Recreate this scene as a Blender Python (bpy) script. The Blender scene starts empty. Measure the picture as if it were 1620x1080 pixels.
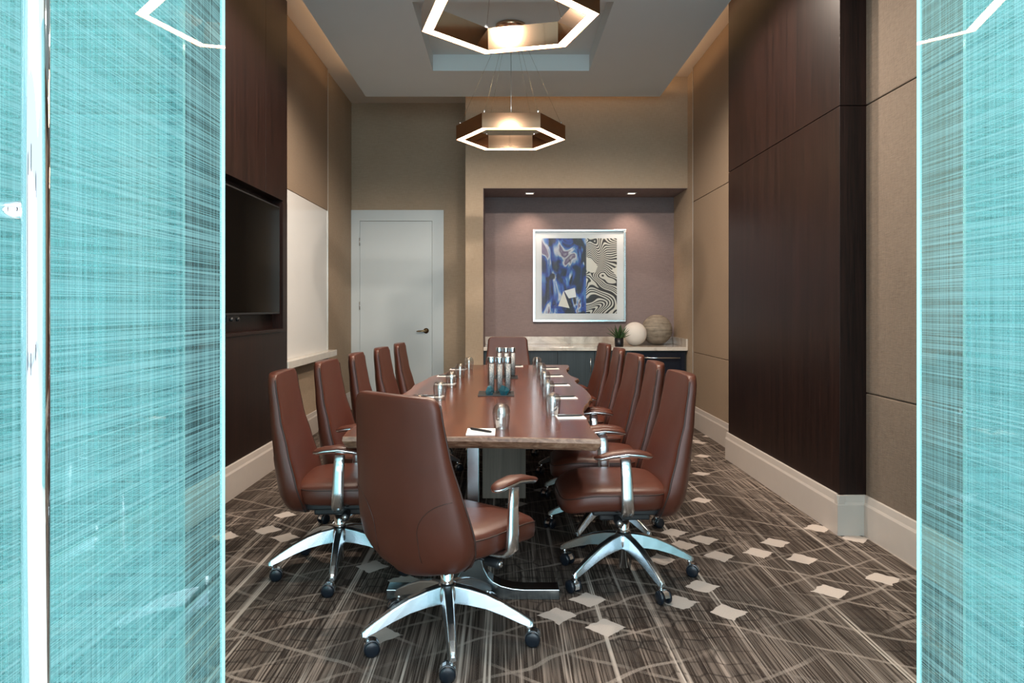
import bpy, bmesh, math, random
from mathutils import Vector, Matrix
random.seed(7)
C = bpy.context.scene.collection
PI = math.pi
F = 1130.0; CX = 798.0; CY = 486.0; CAMH = 1.30

# ------------------------------------------------------------------ camera
cd = bpy.data.cameras.new('camera'); cam = bpy.data.objects.new('camera', cd); C.objects.link(cam)
cam.location = (0, 0, CAMH); cam.rotation_euler = (PI/2, 0, 0)
cd.sensor_width = 36.0; cd.lens = F/1620*36.0
cd.shift_x = (810-CX)/1620; cd.shift_y = (CY-540)/1620
cd.clip_start = 0.05; cd.clip_end = 100
sc = bpy.context.scene; sc.camera = cam

# ------------------------------------------------------------------ world, lights, exposure
w = bpy.data.worlds.new('world'); sc.world = w; w.use_nodes = True
bg = w.node_tree.nodes['Background']
bg.inputs[0].default_value = (0.72, 0.89, 1.0, 1); bg.inputs[1].default_value = 1.35
sc.view_settings.view_transform = 'Standard'; sc.view_settings.look = 'None'
sc.view_settings.exposure = 0.0; sc.view_settings.gamma = 1.0; sc.view_settings.use_curve_mapping = False
try:
    sc.cycles.transparent_max_bounces = 32; sc.cycles.max_bounces = 10
    sc.cycles.caustics_reflective = False; sc.cycles.caustics_refractive = False
    sc.cycles.sample_clamp_indirect = 6.0
except Exception: pass

def area(name, loc, rot, sx, sy, power, col):
    l = bpy.data.lights.new(name, 'AREA'); l.shape = 'RECTANGLE'; l.size = sx; l.size_y = sy
    l.energy = power; l.color = col
    o = bpy.data.objects.new(name, l); o.location = loc; o.rotation_euler = rot; C.objects.link(o); return o
# daylight from the lobby windows behind the camera
area('lobby_window_light', (0.2, -4.6, 2.1), (PI/2, 0, 0), 8.0, 3.6, 560, (0.80, 0.92, 1.0))
# added overhead fill in the lobby, unseen, brightens the glass doors
area('lobby_fill_light', (0.2, -0.6, 3.70), (0, 0, 0), 4.0, 1.6, 90, (0.92, 0.97, 1.0))
# added spots that brighten the meeting room, unseen above the frame
for lx, ly, le in ((-0.85, 2.45, 60), (0.07, 2.45, 90), (1.0, 2.45, 60), (-0.85, 4.98, 190), (0.07, 4.98, 190), (1.0, 4.98, 190)):
    l = bpy.data.lights.new('room_fill_spot', 'SPOT'); l.energy = le; l.color = (1.0, 0.85, 0.71)
    l.spot_size = 2.9; l.spot_blend = 0.3; l.shadow_soft_size = 0.05
    o = bpy.data.objects.new('room_fill_spot', l); o.location = (lx, ly, 3.60); C.objects.link(o)
# warm cove strips lying on the dropped ceiling
COVE = (1.0, 0.62, 0.34)
area('cove_light', (-1.47, 5.0, 3.80), (0, PI*0.72, 0), 0.05, 5.8, 11, COVE)
area('cove_light', (1.66, 5.0, 3.80), (0, -PI*0.72, 0), 0.05, 5.8, 11, COVE)
area('cove_light', (0.6, 7.80, 3.80), (-PI*0.72, 0, PI), 2.2, 0.05, 7, COVE)

# ------------------------------------------------------------------ node helpers
class NT:
    def __init__(s, name):
        s.m = bpy.data.materials.new(name); s.m.use_nodes = True
        s.t = s.m.node_tree; s.n = s.t.nodes; s.l = s.t.links
        for x in list(s.n): s.n.remove(x)
        s.out = s.n.new('ShaderNodeOutputMaterial')
    def add(s, typ, **kw):
        x = s.n.new(typ)
        for k, v in kw.items(): setattr(x, k, v)
        return x
    def set(s, sock, v):
        if isinstance(v, bpy.types.NodeSocket): s.l.new(v, sock)
        elif v is not None: sock.default_value = v
    def math(s, op, a, b=None, c=None, clamp=False):
        x = s.add('ShaderNodeMath', operation=op, use_clamp=clamp)
        s.set(x.inputs[0], a)
        if b is not None: s.set(x.inputs[1], b)
        if c is not None: s.set(x.inputs[2], c)
        return x.outputs[0]
    def vmath(s, op, a, b=None):
        x = s.add('ShaderNodeVectorMath', operation=op)
        s.set(x.inputs[0], a)
        if b is not None: s.set(x.inputs[1], b)
        return x.outputs['Value'] if op == 'DOT_PRODUCT' else x.outputs[0]
    def coords(s, kind='Object'):
        return s.add('ShaderNodeTexCoord').outputs[kind]
    def mapping(s, vec, scale=(1,1,1), loc=(0,0,0), rot=(0,0,0)):
        x = s.add('ShaderNodeMapping'); s.l.new(vec, x.inputs[0])
        x.inputs['Scale'].default_value = scale; x.inputs['Location'].default_value = loc; x.inputs['Rotation'].default_value = rot
        return x.outputs[0]
    def noise(s, vec, scale=1.0, detail=2.0, rough=0.5, dist=0.0):
        x = s.add('ShaderNodeTexNoise'); s.l.new(vec, x.inputs['Vector'])
        x.inputs['Scale'].default_value = scale; x.inputs['Detail'].default_value = detail
        x.inputs['Roughness'].default_value = rough; x.inputs['Distortion'].default_value = dist
        return x.outputs[0]
    def ramp(s, fac, stops, interp='LINEAR'):
        x = s.add('ShaderNodeValToRGB'); s.l.new(fac, x.inputs[0]); cr = x.color_ramp; cr.interpolation = interp
        while len(cr.elements) < len(stops): cr.elements.new(0.5)
        for e, (p, c) in zip(cr.elements, stops):
            e.position = p; e.color = (c, c, c, 1) if isinstance(c, (int, float)) else (*c, 1)
        return x.outputs[0]
    def mix(s, fac, a, b, blend='MIX'):
        x = s.add('ShaderNodeMix', data_type='RGBA', blend_type=blend)
        s.set(x.inputs[0], fac)
        s.set(x.inputs[6], a if isinstance(a, bpy.types.NodeSocket) else (*a, 1))
        s.set(x.inputs[7], b if isinstance(b, bpy.types.NodeSocket) else (*b, 1))
        return x.outputs[2]
    def bump(s, h, strength=0.3, dist=0.002):
        x = s.add('ShaderNodeBump'); s.l.new(h, x.inputs['Height'])
        x.inputs['Strength'].default_value = strength; x.inputs['Distance'].default_value = dist
        return x.outputs[0]
    def bsdf(s, col, rough=0.5, metal=0.0, normal=None, spec=0.5, coat=0.0, coat_rough=0.1, emit=None, estr=0.0):
        p = s.add('ShaderNodeBsdfPrincipled')
        s.set(p.inputs['Base Color'], col if isinstance(col, bpy.types.NodeSocket) else (*col, 1))
        s.set(p.inputs['Roughness'], rough); s.set(p.inputs['Metallic'], metal)
        p.inputs['Specular IOR Level'].default_value = spec
        p.inputs['Coat Weight'].default_value = coat; p.inputs['Coat Roughness'].default_value = coat_rough
        if normal is not None: s.l.new(normal, p.inputs['Normal'])
        if emit: p.inputs['Emission Color'].default_value = (*emit, 1); p.inputs['Emission Strength'].default_value = estr
        s.l.new(p.outputs[0], s.out.inputs[0]); return p

def plain(name, col, rough=0.5, metal=0.0, var=0.06, scale=12, spec=0.5, coat=0.0):
    t = NT(name); v = t.noise(t.coords(), scale, 3)
    c = t.mix(v, tuple(x*(1-var) for x in col), tuple(min(1, x*(1+var)) for x in col))
    t.bsdf(c, rough, metal, spec=spec, coat=coat); return t.m

def fabric(name, c1, c2, weave=420, rough=0.9, bstr=0.35, blotch=1.5):
    t = NT(name); co = t.coords()
    sx = t.noise(t.mapping(co, (weave, weave, weave*0.06)), 1, 1)
    sz = t.noise(t.mapping(co, (weave*0.06, weave*0.06, weave)), 1, 1)
    h = t.math('ADD', sx, sz); big = t.noise(co, blotch, 3)
    f = t.math('ADD', t.math('MULTIPLY', t.math('SUBTRACT', h, 0.5), 0.75), t.math('MULTIPLY', t.math('SUBTRACT', big, 0.5), 0.6), clamp=True)
    t.bsdf(t.mix(f, c1, c2), rough, normal=t.bump(h, bstr, 0.002), spec=0.25); return t.m

def wood(name, c1, c2, axis='Z', rough=0.35, scale=60, bstr=0.08, spec=0.5, coat=0.0):
    t = NT(name); co = t.coords()
    s = {'X': (0.03, 1, 1), 'Y': (1, 0.03, 1), 'Z': (1, 1, 0.03)}[axis]
    g = t.noise(t.mapping(co, tuple(v*scale for v in s)), 1, 4, 0.6, 0.4)
    g2 = t.noise(t.mapping(co, tuple(v*scale*0.12 for v in s)), 1, 3, 0.5, 1.2)
    f = t.math('ADD', t.math('MULTIPLY', g, 0.6), t.math('MULTIPLY', g2, 0.4))
    f = t.ramp(f, [(0.34, 0.0), (0.66, 1.0)])
    t.bsdf(t.mix(f, c1, c2), rough, normal=t.bump(g, bstr, 0.001), spec=spec, coat=coat); return t.m

M = {}
M['wallpaper'] = fabric('wallpaper_taupe', (0.325, 0.25, 0.178), (0.465, 0.37, 0.275), 260, 0.85, 0.2)
M['niche'] = fabric('niche_wallcovering', (0.175, 0.138, 0.138), (0.285, 0.228, 0.226), 300, 0.85, 0.25)
M['fabric'] = fabric('acoustic_fabric', (0.115, 0.089, 0.070), (0.24, 0.19, 0.150), 480, 0.95, 0.6)
M['fabric_warm'] = fabric('acoustic_fabric_smooth', (0.225, 0.165, 0.115), (0.305, 0.23, 0.165), 500, 0.9, 0.3)
M['darkwood'] = wood('wenge_veneer', (0.0040, 0.0019, 0.0018), (0.023, 0.0095, 0.0072), 'Z', 0.40, 110, spec=0.22)
M['base'] = plain('painted_baseboard', (0.47, 0.42, 0.385), 0.42, 0, 0.04)
M['white'] = plain('white_door_paint', (0.52, 0.575, 0.60), 0.4, 0, 0.03, 3)
M['ceil'] = plain('ceiling_paint', (0.68, 0.72, 0.72), 0.9, 0, 0.03, 2)
M['ceil_up'] = plain('upper_ceiling_paint', (0.72, 0.65, 0.57), 0.9, 0, 0.03, 2)
M['board'] = plain('glass_board_white', (0.72, 0.72, 0.71), 0.08, 0, 0.02, 2)
M['stone'] = plain('pale_stone', (0.60, 0.57, 0.52), 0.2, 0, 0.12, 9)
M['black'] = plain('black_plastic', (0.010, 0.011, 0.013), 0.45)
M['rubber'] = plain('caster_rubber', (0.008, 0.012, 0.018), 0.28)
M['screen'] = plain('screen_glass', (0.001, 0.001, 0.0012), 0.10, spec=0.08)
M['chrome'] = plain('polished_aluminium', (0.78, 0.82, 0.85), 0.22, 1.0, 0.02)
M['legmetal'] = plain('satin_aluminium', (0.56, 0.63, 0.67), 0.27, 1.0, 0.03)
M['chrome2'] = plain('mirror_chrome', (0.88, 0.89, 0.90), 0.04, 1.0, 0.01)
M['steel'] = plain('brushed_steel', (0.46, 0.54, 0.58), 0.22, 1.0, 0.10, 18)
M['bronze'] = plain('polished_bronze', (0.72, 0.47, 0.31), 0.09, 1.0, 0.05, 10)
M['brass'] = plain('antique_brass', (0.30, 0.22, 0.12), 0.25, 1.0)
M['strip'] = plain('edge_strip_metal', (0.70, 0.66, 0.60), 0.3, 0.7)
M['paper'] = plain('notepad_paper', (0.88, 0.86, 0.83), 0.8, 0, 0.02)
M['cabinet'] = wood('cabinet_veneer', (0.016, 0.024, 0.030), (0.036, 0.048, 0.056), 'Z', 0.4, 60)
M['fridge'] = plain('fridge_black', (0.006, 0.010, 0.020), 0.18)
M['pedwood'] = wood('pedestal_oak', (0.15, 0.125, 0.095), (0.26, 0.22, 0.175), 'Z', 0.6, 40)
M['pot'] = plain('black_pot', (0.008, 0.008, 0.011), 0.4)
M['leaf'] = plain('succulent_leaf', (0.035, 0.085, 0.026), 0.45, 0, 0.5, 30)
M['silver'] = plain('silver_frame', (0.78, 0.80, 0.82), 0.22, 1.0)
M['mat'] = plain('picture_mat', (0.70, 0.75, 0.80), 0.7, 0, 0.02)
M['slot'] = plain('vent_dark', (0.02, 0.018, 0.016), 0.7)
M['lobby'] = plain('lobby_floor_tile', (0.68, 0.72, 0.74), 0.35, 0, 0.1, 2)
M['stripe'] = plain('pale_print', (0.70, 0.70, 0.66), 0.6)
M['teal'] = plain('teal_crystal', (0.006, 0.07, 0.10), 0.06, 0, 0.3, 20, coat=1.0)
M['cap'] = plain('bottle_cap_steel', (0.66, 0.76, 0.82), 0.25, 1.0)

def emis(name, col, st):
    t = NT(name); e = t.add('ShaderNodeEmission'); e.inputs[0].default_value = (*col, 1); e.inputs[1].default_value = st
    t.l.new(e.outputs[0], t.out.inputs[0]); return t.m
M['led'] = emis('led_diffuser_glow', (1.0, 0.66, 0.38), 36)
M['down'] = emis('downlight_glow', (1.0, 0.78, 0.58), 3.0)

def leather():
    t = NT('brown_leather'); co = t.coords()
    v = t.add('ShaderNodeTexVoronoi'); t.l.new(t.mapping(co, (420,)*3), v.inputs['Vector'])
    big = t.noise(co, 5, 3)
    c = t.mix(big, (0.058, 0.0150, 0.0085), (0.092, 0.0255, 0.0145))
    r = t.math('MULTIPLY_ADD', big, 0.10, 0.32)
    t.bsdf(c, r, normal=t.bump(v.outputs['Distance'], 0.10, 0.001), spec=0.38); return t.m
M['leather'] = leather()
M['piping'] = plain('leather_piping', (0.030, 0.012, 0.008), 0.5)

def table_wood():
    t = NT('walnut_slab'); co = t.coords()
    warp = t.noise(t.mapping(co, (1.6, 0.35, 1)), 1, 2)
    vec = t.vmath('ADD', co, None) if False else co
    g = t.noise(t.mapping(vec, (7, 0.45, 7)), 1, 5, 0.62, 1.2)
    fine = t.noise(t.mapping(vec, (150, 3.0, 150)), 1, 2)
    f = t.math('ADD', t.math('MULTIPLY', g, 0.78), t.math('MULTIPLY', fine, 0.22))
    c = t.ramp(f, [(0.36, (0.028, 0.007, 0.004)), (0.47, (0.110, 0.026, 0.011)), (0.56, (0.175, 0.047, 0.020)), (0.66, (0.27, 0.090, 0.042))])
    c = t.mix(t.ramp(warp, [(0.40, 0.0), (0.62, 0.65)]), c, (0.075, 0.022, 0.012))
    t.bsdf(c, 0.23, normal=t.bump(f, 0.03, 0.001), spec=0.5, coat=0.15, coat_rough=0.12); return t.m
M['walnut'] = table_wood()
def edge_wood():
    t = NT('live_edge_sapwood'); co = t.coords()
    g = t.noise(t.mapping(co, (22, 22, 60)), 1, 4, 0.6, 0.8)
    c = t.ramp(g, [(0.3, (0.11, 0.050, 0.028)), (0.5, (0.22, 0.115, 0.070)), (0.72, (0.36, 0.22, 0.145))])
    t.bsdf(c, 0.42, normal=t.bump(g, 0.2, 0.003)); return t.m
M['edge'] = edge_wood()

def thin_glass(name, tint, gl=0.06, edge=(0.5, 0.55, 0.55), pw=2.5):
    t = NT(name)
    tr = t.add('ShaderNodeBsdfTransparent'); lw = t.add('ShaderNodeLayerWeight'); lw.inputs['Blend'].default_value = 0.25
    t.l.new(t.mix(t.math('POWER', lw.outputs['Facing'], pw), tint, edge), tr.inputs[0])
    g = t.add('ShaderNodeBsdfGlossy'); g.inputs['Roughness'].default_value = 0.03; g.inputs[0].default_value = (1, 1, 1, 1)
    f = t.math('ADD', t.math('MULTIPLY', t.math('POWER', lw.outputs['Facing'], 3.0), 0.5), gl, clamp=True)
    mx = t.add('ShaderNodeMixShader'); t.l.new(f, mx.inputs[0]); t.l.new(tr.outputs[0], mx.inputs[1]); t.l.new(g.outputs[0], mx.inputs[2])
    t.l.new(mx.outputs[0], t.out.inputs[0]); return t.m
M['glass'] = thin_glass('tumbler_glass', (0.92, 0.94, 0.94), 0.16, (0.32, 0.33, 0.34), 1.8)
M['artglass'] = thin_glass('picture_glass', (0.96, 0.97, 0.97), 0.004, (0.9, 0.92, 0.92))
M['bottleglass'] = thin_glass('bottle_glass', (0.80, 0.86, 0.88), 0.10, (0.35, 0.42, 0.46))
def door_glass():
    t = NT('door_glass')
    tr = t.add('ShaderNodeBsdfTransparent'); tr.inputs[0].default_value = (0.84, 0.965, 0.965, 1)
    fr = t.add('ShaderNodeFresnel'); fr.inputs['IOR'].default_value = 1.5
    g = t.add('ShaderNodeBsdfGlossy'); g.inputs['Roughness'].default_value = 0.01
    geo = t.add('ShaderNodeNewGeometry')
    f = t.math('MULTIPLY', fr.outputs[0], t.math('SUBTRACT', 1.0, geo.outputs['Backfacing']))
    mx = t.add('ShaderNodeMixShader'); t.l.new(f, mx.inputs[0]); t.l.new(tr.outputs[0], mx.inputs[1]); t.l.new(g.outputs[0], mx.inputs[2])
    t.l.new(mx.outputs[0], t.out.inputs[0]); return t.m
M['doorglass'] = door_glass()
M['glassedge'] = plain('polished_glass_edge', (0.70, 0.93, 0.92), 0.08, 0, 0.03, 3, spec=0.8)
def interlayer(name, horiz_axis, dens=0.5):
    # woven white threads laminated between two panes; threads run along the pane and upright
    t = NT(name); co = t.coords()
    if horiz_axis == 'Y':
        A = (1, 1.6, 420); B = (1, 420, 1.3); A2 = (1, 0.8, 90); B2 = (1, 90, 0.5)
    else:
        A = (1.6, 1, 420); B = (420, 1, 1.3); A2 = (0.8, 1, 90); B2 = (90, 1, 0.5)
    h1 = t.noise(t.mapping(co, A), 1, 1); v1 = t.noise(t.mapping(co, B, (3, 5, 7)), 1, 1)
    h2 = t.noise(t.mapping(co, A2), 1, 1); v2 = t.noise(t.mapping(co, B2, (3, 5, 7)), 1, 1)
    hs = t.math('ADD', t.math('MULTIPLY', h1, 0.80), t.math('MULTIPLY', h2, 0.20))
    vs = t.math('ADD', t.math('MULTIPLY', v1, 0.75), t.math('MULTIPLY', v2, 0.25))
    hr = t.ramp(hs, [(0.38, 0.0), (0.60, 1.0)]); vr = t.ramp(vs, [(0.42, 0.0), (0.64, 1.0)])
    cov = t.math('MULTIPLY_ADD', hr, 0.42, t.math('MULTIPLY_ADD', vr, 0.34, dens - 0.28), clamp=True)
    col = t.mix(t.math('MAXIMUM', hr, vr), (0.26, 0.56, 0.60), (0.56, 0.80, 0.82))
    d = t.add('ShaderNodeBsdfDiffuse'); tl = t.add('ShaderNodeBsdfTranslucent')
    t.l.new(col, d.inputs[0]); t.l.new(col, tl.inputs[0])
    m1 = t.add('ShaderNodeMixShader'); m1.inputs[0].default_value = 0.45
    t.l.new(d.outputs[0], m1.inputs[1]); t.l.new(tl.outputs[0], m1.inputs[2])
    tr = t.add('ShaderNodeBsdfTransparent'); tr.inputs[0].default_value = (0.80, 0.97, 0.96, 1)
    m2 = t.add('ShaderNodeMixShader'); t.l.new(cov, m2.inputs[0]); t.l.new(tr.outputs[0], m2.inputs[1]); t.l.new(m1.outputs[0], m2.inputs[2])
    t.l.new(m2.outputs[0], t.out.inputs[0]); return t.m
M['threads_y'] = interlayer('thread_interlayer_door', 'Y', 0.42)
M['threads_x'] = interlayer('thread_interlayer_sidelight', 'X', 0.44)

# carpet -----------------------------------------------------------
DIAMONDS_PX = [(1294,835),(1353,851),(1226,858),(1199,874),(1269,884),(1138,879),(1396,915),(1313,935),(1110,927),(1074,952),(1152,968),
    (931,948),(882,973),(958,992),(1080,862),(1113,853),(1030,853),(1066,842),(1110,791),(1109,749),(1112,721),(1084,728),(1098,697),(1108,700),(1122,690),
    (423,838),(451,814),(451,850),(482,859),(589,896),(601,1004),(356,848),(818,797),(640,918),(1045,885),(800,760),(860,775)]
def carpet():
    t = NT('patterned_carpet'); co = t.coords()
    wob = t.noise(co, 9, 2); sep = t.add('ShaderNodeSeparateXYZ'); t.l.new(co, sep.inputs[0]); x, y = sep.outputs[0], sep.outputs[1]
    fine = t.noise(t.mapping(co, (150, 2.2, 1)), 1, 1, 0.5); mid = t.noise(t.mapping(co, (38, 0.6, 1)), 1, 2); broad = t.noise(t.mapping(co, (5.0, 0.30, 1)), 1, 2)
    pile = t.noise(co, 260, 2)
    blot = t.noise(co, 3.2, 3)
    st = t.ramp(fine, [(0.40, 0.0), (0.60, 1.0)])                        # thin woven stripes
    amp = t.ramp(t.math('ADD', t.math('MULTIPLY', mid, 0.5), t.math('MULTIPLY', broad, 0.5)), [(0.38, 0.10), (0.52, 0.42), (0.62, 1.0)])
    dark = t.mix(blot, (0.011, 0.0078, 0.0066), (0.036, 0.025, 0.0205))
    c = t.mix(t.math('MULTIPLY', st, amp), dark, (0.30, 0.245, 0.21))
    c = t.mix(t.math('MULTIPLY', t.ramp(pile, [(0.42, 0.0), (0.62, 1.0)]), 0.25), c, (0.16, 0.125, 0.10))
    # small dark polygon outlines woven in
    vo = t.add('ShaderNodeTexVoronoi', feature='DISTANCE_TO_EDGE'); t.l.new(t.mapping(co, (11, 11, 0.0)), vo.inputs['Vector']); vo.inputs['Randomness'].default_value = 0.5; vo.inputs['Scale'].default_value = 1.0
    ve = t.ramp(vo.outputs['Distance'], [(0.03, 1.0), (0.09, 0.0)])
    vm = t.ramp(t.noise(t.mapping(co, (1, 1, 1), (2.3, 0.4, 0)), 1.2, 2), [(0.46, 0.0), (0.56, 0.6)])
    c = t.mix(t.math('MULTIPLY', ve, vm), c, (0.014, 0.010, 0.009))
    # net of pale undulating lines, fading in and out
    wx = t.math('MULTIPLY_ADD', t.math('SUBTRACT', t.noise(co, 2.2, 1), 0.5), 0.15, x)
    wy = t.math('MULTIPLY_ADD', t.math('SUBTRACT', t.noise(t.mapping(co, (1, 1, 1), (5, 9, 0)), 2.6, 1), 0.5), 0.12, y)
    u = t.math('MULTIPLY', wx, 1/0.50); v = t.math('MULTIPLY', wy, 1/0.30)
    tot = None
    for sg in (1, -1):
        a = t.math('ADD', t.math('MULTIPLY', u, float(sg)), v)
        dd = t.math('ABSOLUTE', t.math('SUBTRACT', t.math('FRACT', a), 0.5))
        ln = t.ramp(dd, [(0.026, 1.0), (0.044, 0.0)])
        msk = t.ramp(t.noise(t.mapping(co, (1.6, 1.6, 1), (sg*7, 3, 0)), 1, 2), [(0.40, 0.0), (0.56, 0.85)])
        q = t.math('MULTIPLY', ln, msk); tot = q if tot is None else t.math('MAXIMUM', tot, q)
    tot = t.math('MULTIPLY', tot, t.ramp(pile, [(0.36, 0.35), (0.60, 1.0)]))
    c = t.mix(tot, c, (0.30, 0.25, 0.215))
    # long bright threads along the room
    lt = t.noise(t.mapping(co, (13, 0.16, 1)), 1, 2); lt = t.ramp(lt, [(0.58, 0.0), (0.63, 1.0)])
    lt = t.math('MULTIPLY', lt, t.ramp(t.noise(t.mapping(co, (110, 0.9, 1), (9, 0, 0)), 1, 1), [(0.40, 0.05), (0.56, 0.95)]))
    c = t.mix(lt, c, (0.46, 0.395, 0.345))
    # beige lozenges
    tot = None; w3 = t.math('MULTIPLY_ADD', t.noise(co, 19, 2), 0.62, -0.31)
    for (px, py) in DIAMONDS_PX:
        d = CAMH*F/(py-CY); X = (px-CX)*d/F
        k = 0.092 if d < 4.4 else 0.080
        q = t.vmath('ABSOLUTE', t.vmath('SUBTRACT', co, (X, d, 0)))
        q = t.vmath('DOT_PRODUCT', q, (1/k, 1/k, 0))
        tot = q if tot is None else t.math('MINIMUM', tot, q)
    dm = t.ramp(t.math('ADD', tot, w3), [(0.88, 1.0), (0.93, 0.0)])
    c = t.mix(dm, c, t.mix(pile, (0.40, 0.34, 0.30), (0.60, 0.52, 0.47)))
    t.bsdf(c, 0.95, normal=t.bump(pile, 0.5, 0.004), spec=0.1); return t.m
M['carpet'] = carpet()

# artwork ----------------------------------------------------------
def art_blue():
    t = NT('abstract_blue_print'); co = t.coords()
    n = t.noise(t.mapping(co, (5.2, 0.0, 2.4), (1.7, 0.3, 0.6)), 1, 3, 0.5, 1.1)
    c = t.ramp(n, [(0.30, (0.006, 0.004, 0.014)), (0.41, (0.008, 0.010, 0.070)), (0.47, (0.012, 0.045, 0.34)), (0.52, (0.07, 0.20, 0.50)), (0.57, (0.58, 0.62, 0.70)), (0.62, (0.10, 0.06, 0.17)), (0.72, (0.46, 0.44, 0.52))])
    n2 = t.noise(t.mapping(co, (6.0, 0.0, 3.0), (4.4, 0.7, 2.2)), 1, 2, 0.5, 0.8)
    c = t.mix(t.ramp(n2, [(0.54, 0.0), (0.58, 0.97)]), c, (0.007, 0.004, 0.016))
    t.bsdf(c, 0.5); return t.m
def art_stripe():
    t = NT('wavy_stripe_print'); co = t.coords()
    n = t.noise(t.mapping(co, (2.4, 0, 2.4), (0.4, 0.2, 0.3)), 1, 1, 0.4, 0.5)
    sp = t.add('ShaderNodeSeparateXYZ'); t.l.new(co, sp.inputs[0])
    ph = t.math('MULTIPLY_ADD', sp.outputs[2], 95.0, t.math('MULTIPLY', n, 190.0))
    c = t.ramp(t.math('MULTIPLY_ADD', t.math('SINE', ph), 0.5, 0.5), [(0.38, (0.02, 0.02, 0.025)), (0.62, (0.62, 0.62, 0.58))])
    t.bsdf(c, 0.5); return t.m
M['art1'] = art_blue(); M['art2'] = art_stripe()
def bottle_print():
    t = NT('bottle_print'); co = t.coords()
    v = t.add('ShaderNodeTexVoronoi'); t.l.new(t.mapping(co, (60, 60, 60)), v.inputs['Vector'])
    c = t.ramp(v.outputs['Distance'], [(0.40, (0.50, 0.49, 0.47)), (0.58, (0.10, 0.13, 0.15))])
    t.bsdf(c, 0.3, spec=0.6); return t.m
M['print'] = bottle_print()
def woven_ball():
    t = NT('woven_grey_ball'); co = t.coords()
    s = t.noise(t.mapping(co, (4, 4, 75)), 1, 2); s2 = t.noise(co, 22, 2)
    f = t.math('ADD', t.math('MULTIPLY', s, 0.7), t.math('MULTIPLY', s2, 0.3)); f = t.ramp(f, [(0.36, 0.0), (0.64, 1.0)])
    t.bsdf(t.mix(f, (0.155, 0.130, 0.100), (0.33, 0.285, 0.23)), 0.8, normal=t.bump(s, 0.5, 0.004)); return t.m
M['ballgrey'] = woven_ball(); M['ballwhite'] = plain('white_plaster', (0.74, 0.71, 0.67), 0.7, 0, 0.03, 20)
def marble():
    t = NT('counter_stone'); co = t.coords()
    n = t.noise(co, 4, 5, 0.6, 1.0)
    t.bsdf(t.ramp(n, [(0.35, (0.40, 0.35, 0.30)), (0.55, (0.62, 0.58, 0.52))]), 0.15, coat=0.3); return t.m
M['counter'] = marble()

# ------------------------------------------------------------------ mesh helpers
class MB:
    def __init__(s): s.v = []; s.f = []; s.mi = []; s.mat = 0; s.sm = []; s.smooth = False
    def face(s, f): s.f.append(f); s.mi.append(s.mat); s.sm.append(s.smooth)
    def box(s, x0, x1, y0, y1, z0, z1):
        b = len(s.v)
        s.v += [(x0,y0,z0),(x1,y0,z0),(x1,y1,z0),(x0,y1,z0),(x0,y0,z1),(x1,y0,z1),(x1,y1,z1),(x0,y1,z1)]
        for f in ((0,3,2,1),(4,5,6,7),(0,1,5,4),(1,2,6,5),(2,3,7,6),(3,0,4,7)): s.face(tuple(b+i for i in f))
        return s
    def rings(s, rs, cap=True, closed=True):
        n = len(rs[0]); b = len(s.v)
        for r in rs: s.v += [tuple(p) for p in r]
        m = n if closed else n-1
        for i in range(len(rs)-1):
            for j in range(m):
                a = b+i*n+j; c = b+i*n+(j+1) % n
                s.face((a, c, c+n, a+n))
        if cap:
            s.face(tuple(b+j for j in reversed(range(n)))); e = b+(len(rs)-1)*n; s.face(tuple(e+j for j in range(n)))
        return s
    def tube(s, pts, r, n=10, cap=True, flat=None):
        pts = [Vector(p) for p in pts]; rs = []
        up = Vector((0, 0, 1)); prev = None
        for i, p in enumerate(pts):
            t = (pts[min(i+1, len(pts)-1)]-pts[max(i-1, 0)]).normalized()
            if prev is None: a = t.cross(up if abs(t.z) < 0.9 else Vector((1, 0, 0))).normalized()
            else: a = (prev - t*prev.dot(t)).normalized()
            prev = a; c = t.cross(a); rr = r[i] if isinstance(r, (list, tuple)) else r
            rs.append([p+(a*math.cos(2*PI*k/n)+c*math.sin(2*PI*k/n))*rr for k in range(n)])
        sv = s.smooth; s.smooth = True; s.rings(rs, cap); s.smooth = sv; return s
    def lathe(s, prof, cx=0, cy=0, n=24, cap=False):
        sv = s.smooth; s.smooth = True
        s.rings([[(cx+r*math.cos(2*PI*k/n), cy+r*math.sin(2*PI*k/n), z) for k in range(n)] for r, z in prof], cap); s.smooth = sv; return s
    def prism(s, poly, axis, a, b):   # poly in the two remaining axes
        def P(u, v, h): return {'X': (h, u, v), 'Y': (u, h, v), 'Z': (u, v, h)}[axis]
        return s.rings([[P(u, v, a) for u, v in poly], [P(u, v, b) for u, v in poly]])
    def build(s, name, mats, parent=None, bevel=0.0, seg=2, subd=0, loc=None):
        me = bpy.data.meshes.new(name); me.from_pydata([tuple(p) for p in s.v], [], s.f)
        mats = mats if isinstance(mats, (list, tuple)) else [mats]
        for m in mats: me.materials.append(M[m])
        for p, i, sm in zip(me.polygons, s.mi, s.sm): p.material_index = i; p.use_smooth = sm
        bm = bmesh.new(); bm.from_mesh(me); bmesh.ops.recalc_face_normals(bm, faces=bm.faces)
        if bevel:
            es = [e for e in bm.edges if len(e.link_faces) == 2 and e.calc_face_angle(0) > 0.5]
            bmesh.ops.bevel(bm, geom=es, offset=bevel, segments=seg, affect='EDGES', profile=0.5, clamp_overlap=True)
        bm.to_mesh(me); bm.free(); me.update()
        o = bpy.data.objects.new(name, me); C.objects.link(o)
        if parent is not None: o.parent = parent
        if loc is not None: o.location = loc
        if subd:
            md = o.modifiers.new('subd', 'SUBSURF'); md.levels = subd; md.render_levels = subd
        return o
def bx(x0, x1, y0, y1, z0, z1): return MB().box(min(x0,x1), max(x0,x1), min(y0,y1), max(y0,y1), min(z0,z1), max(z0,z1))
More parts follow.
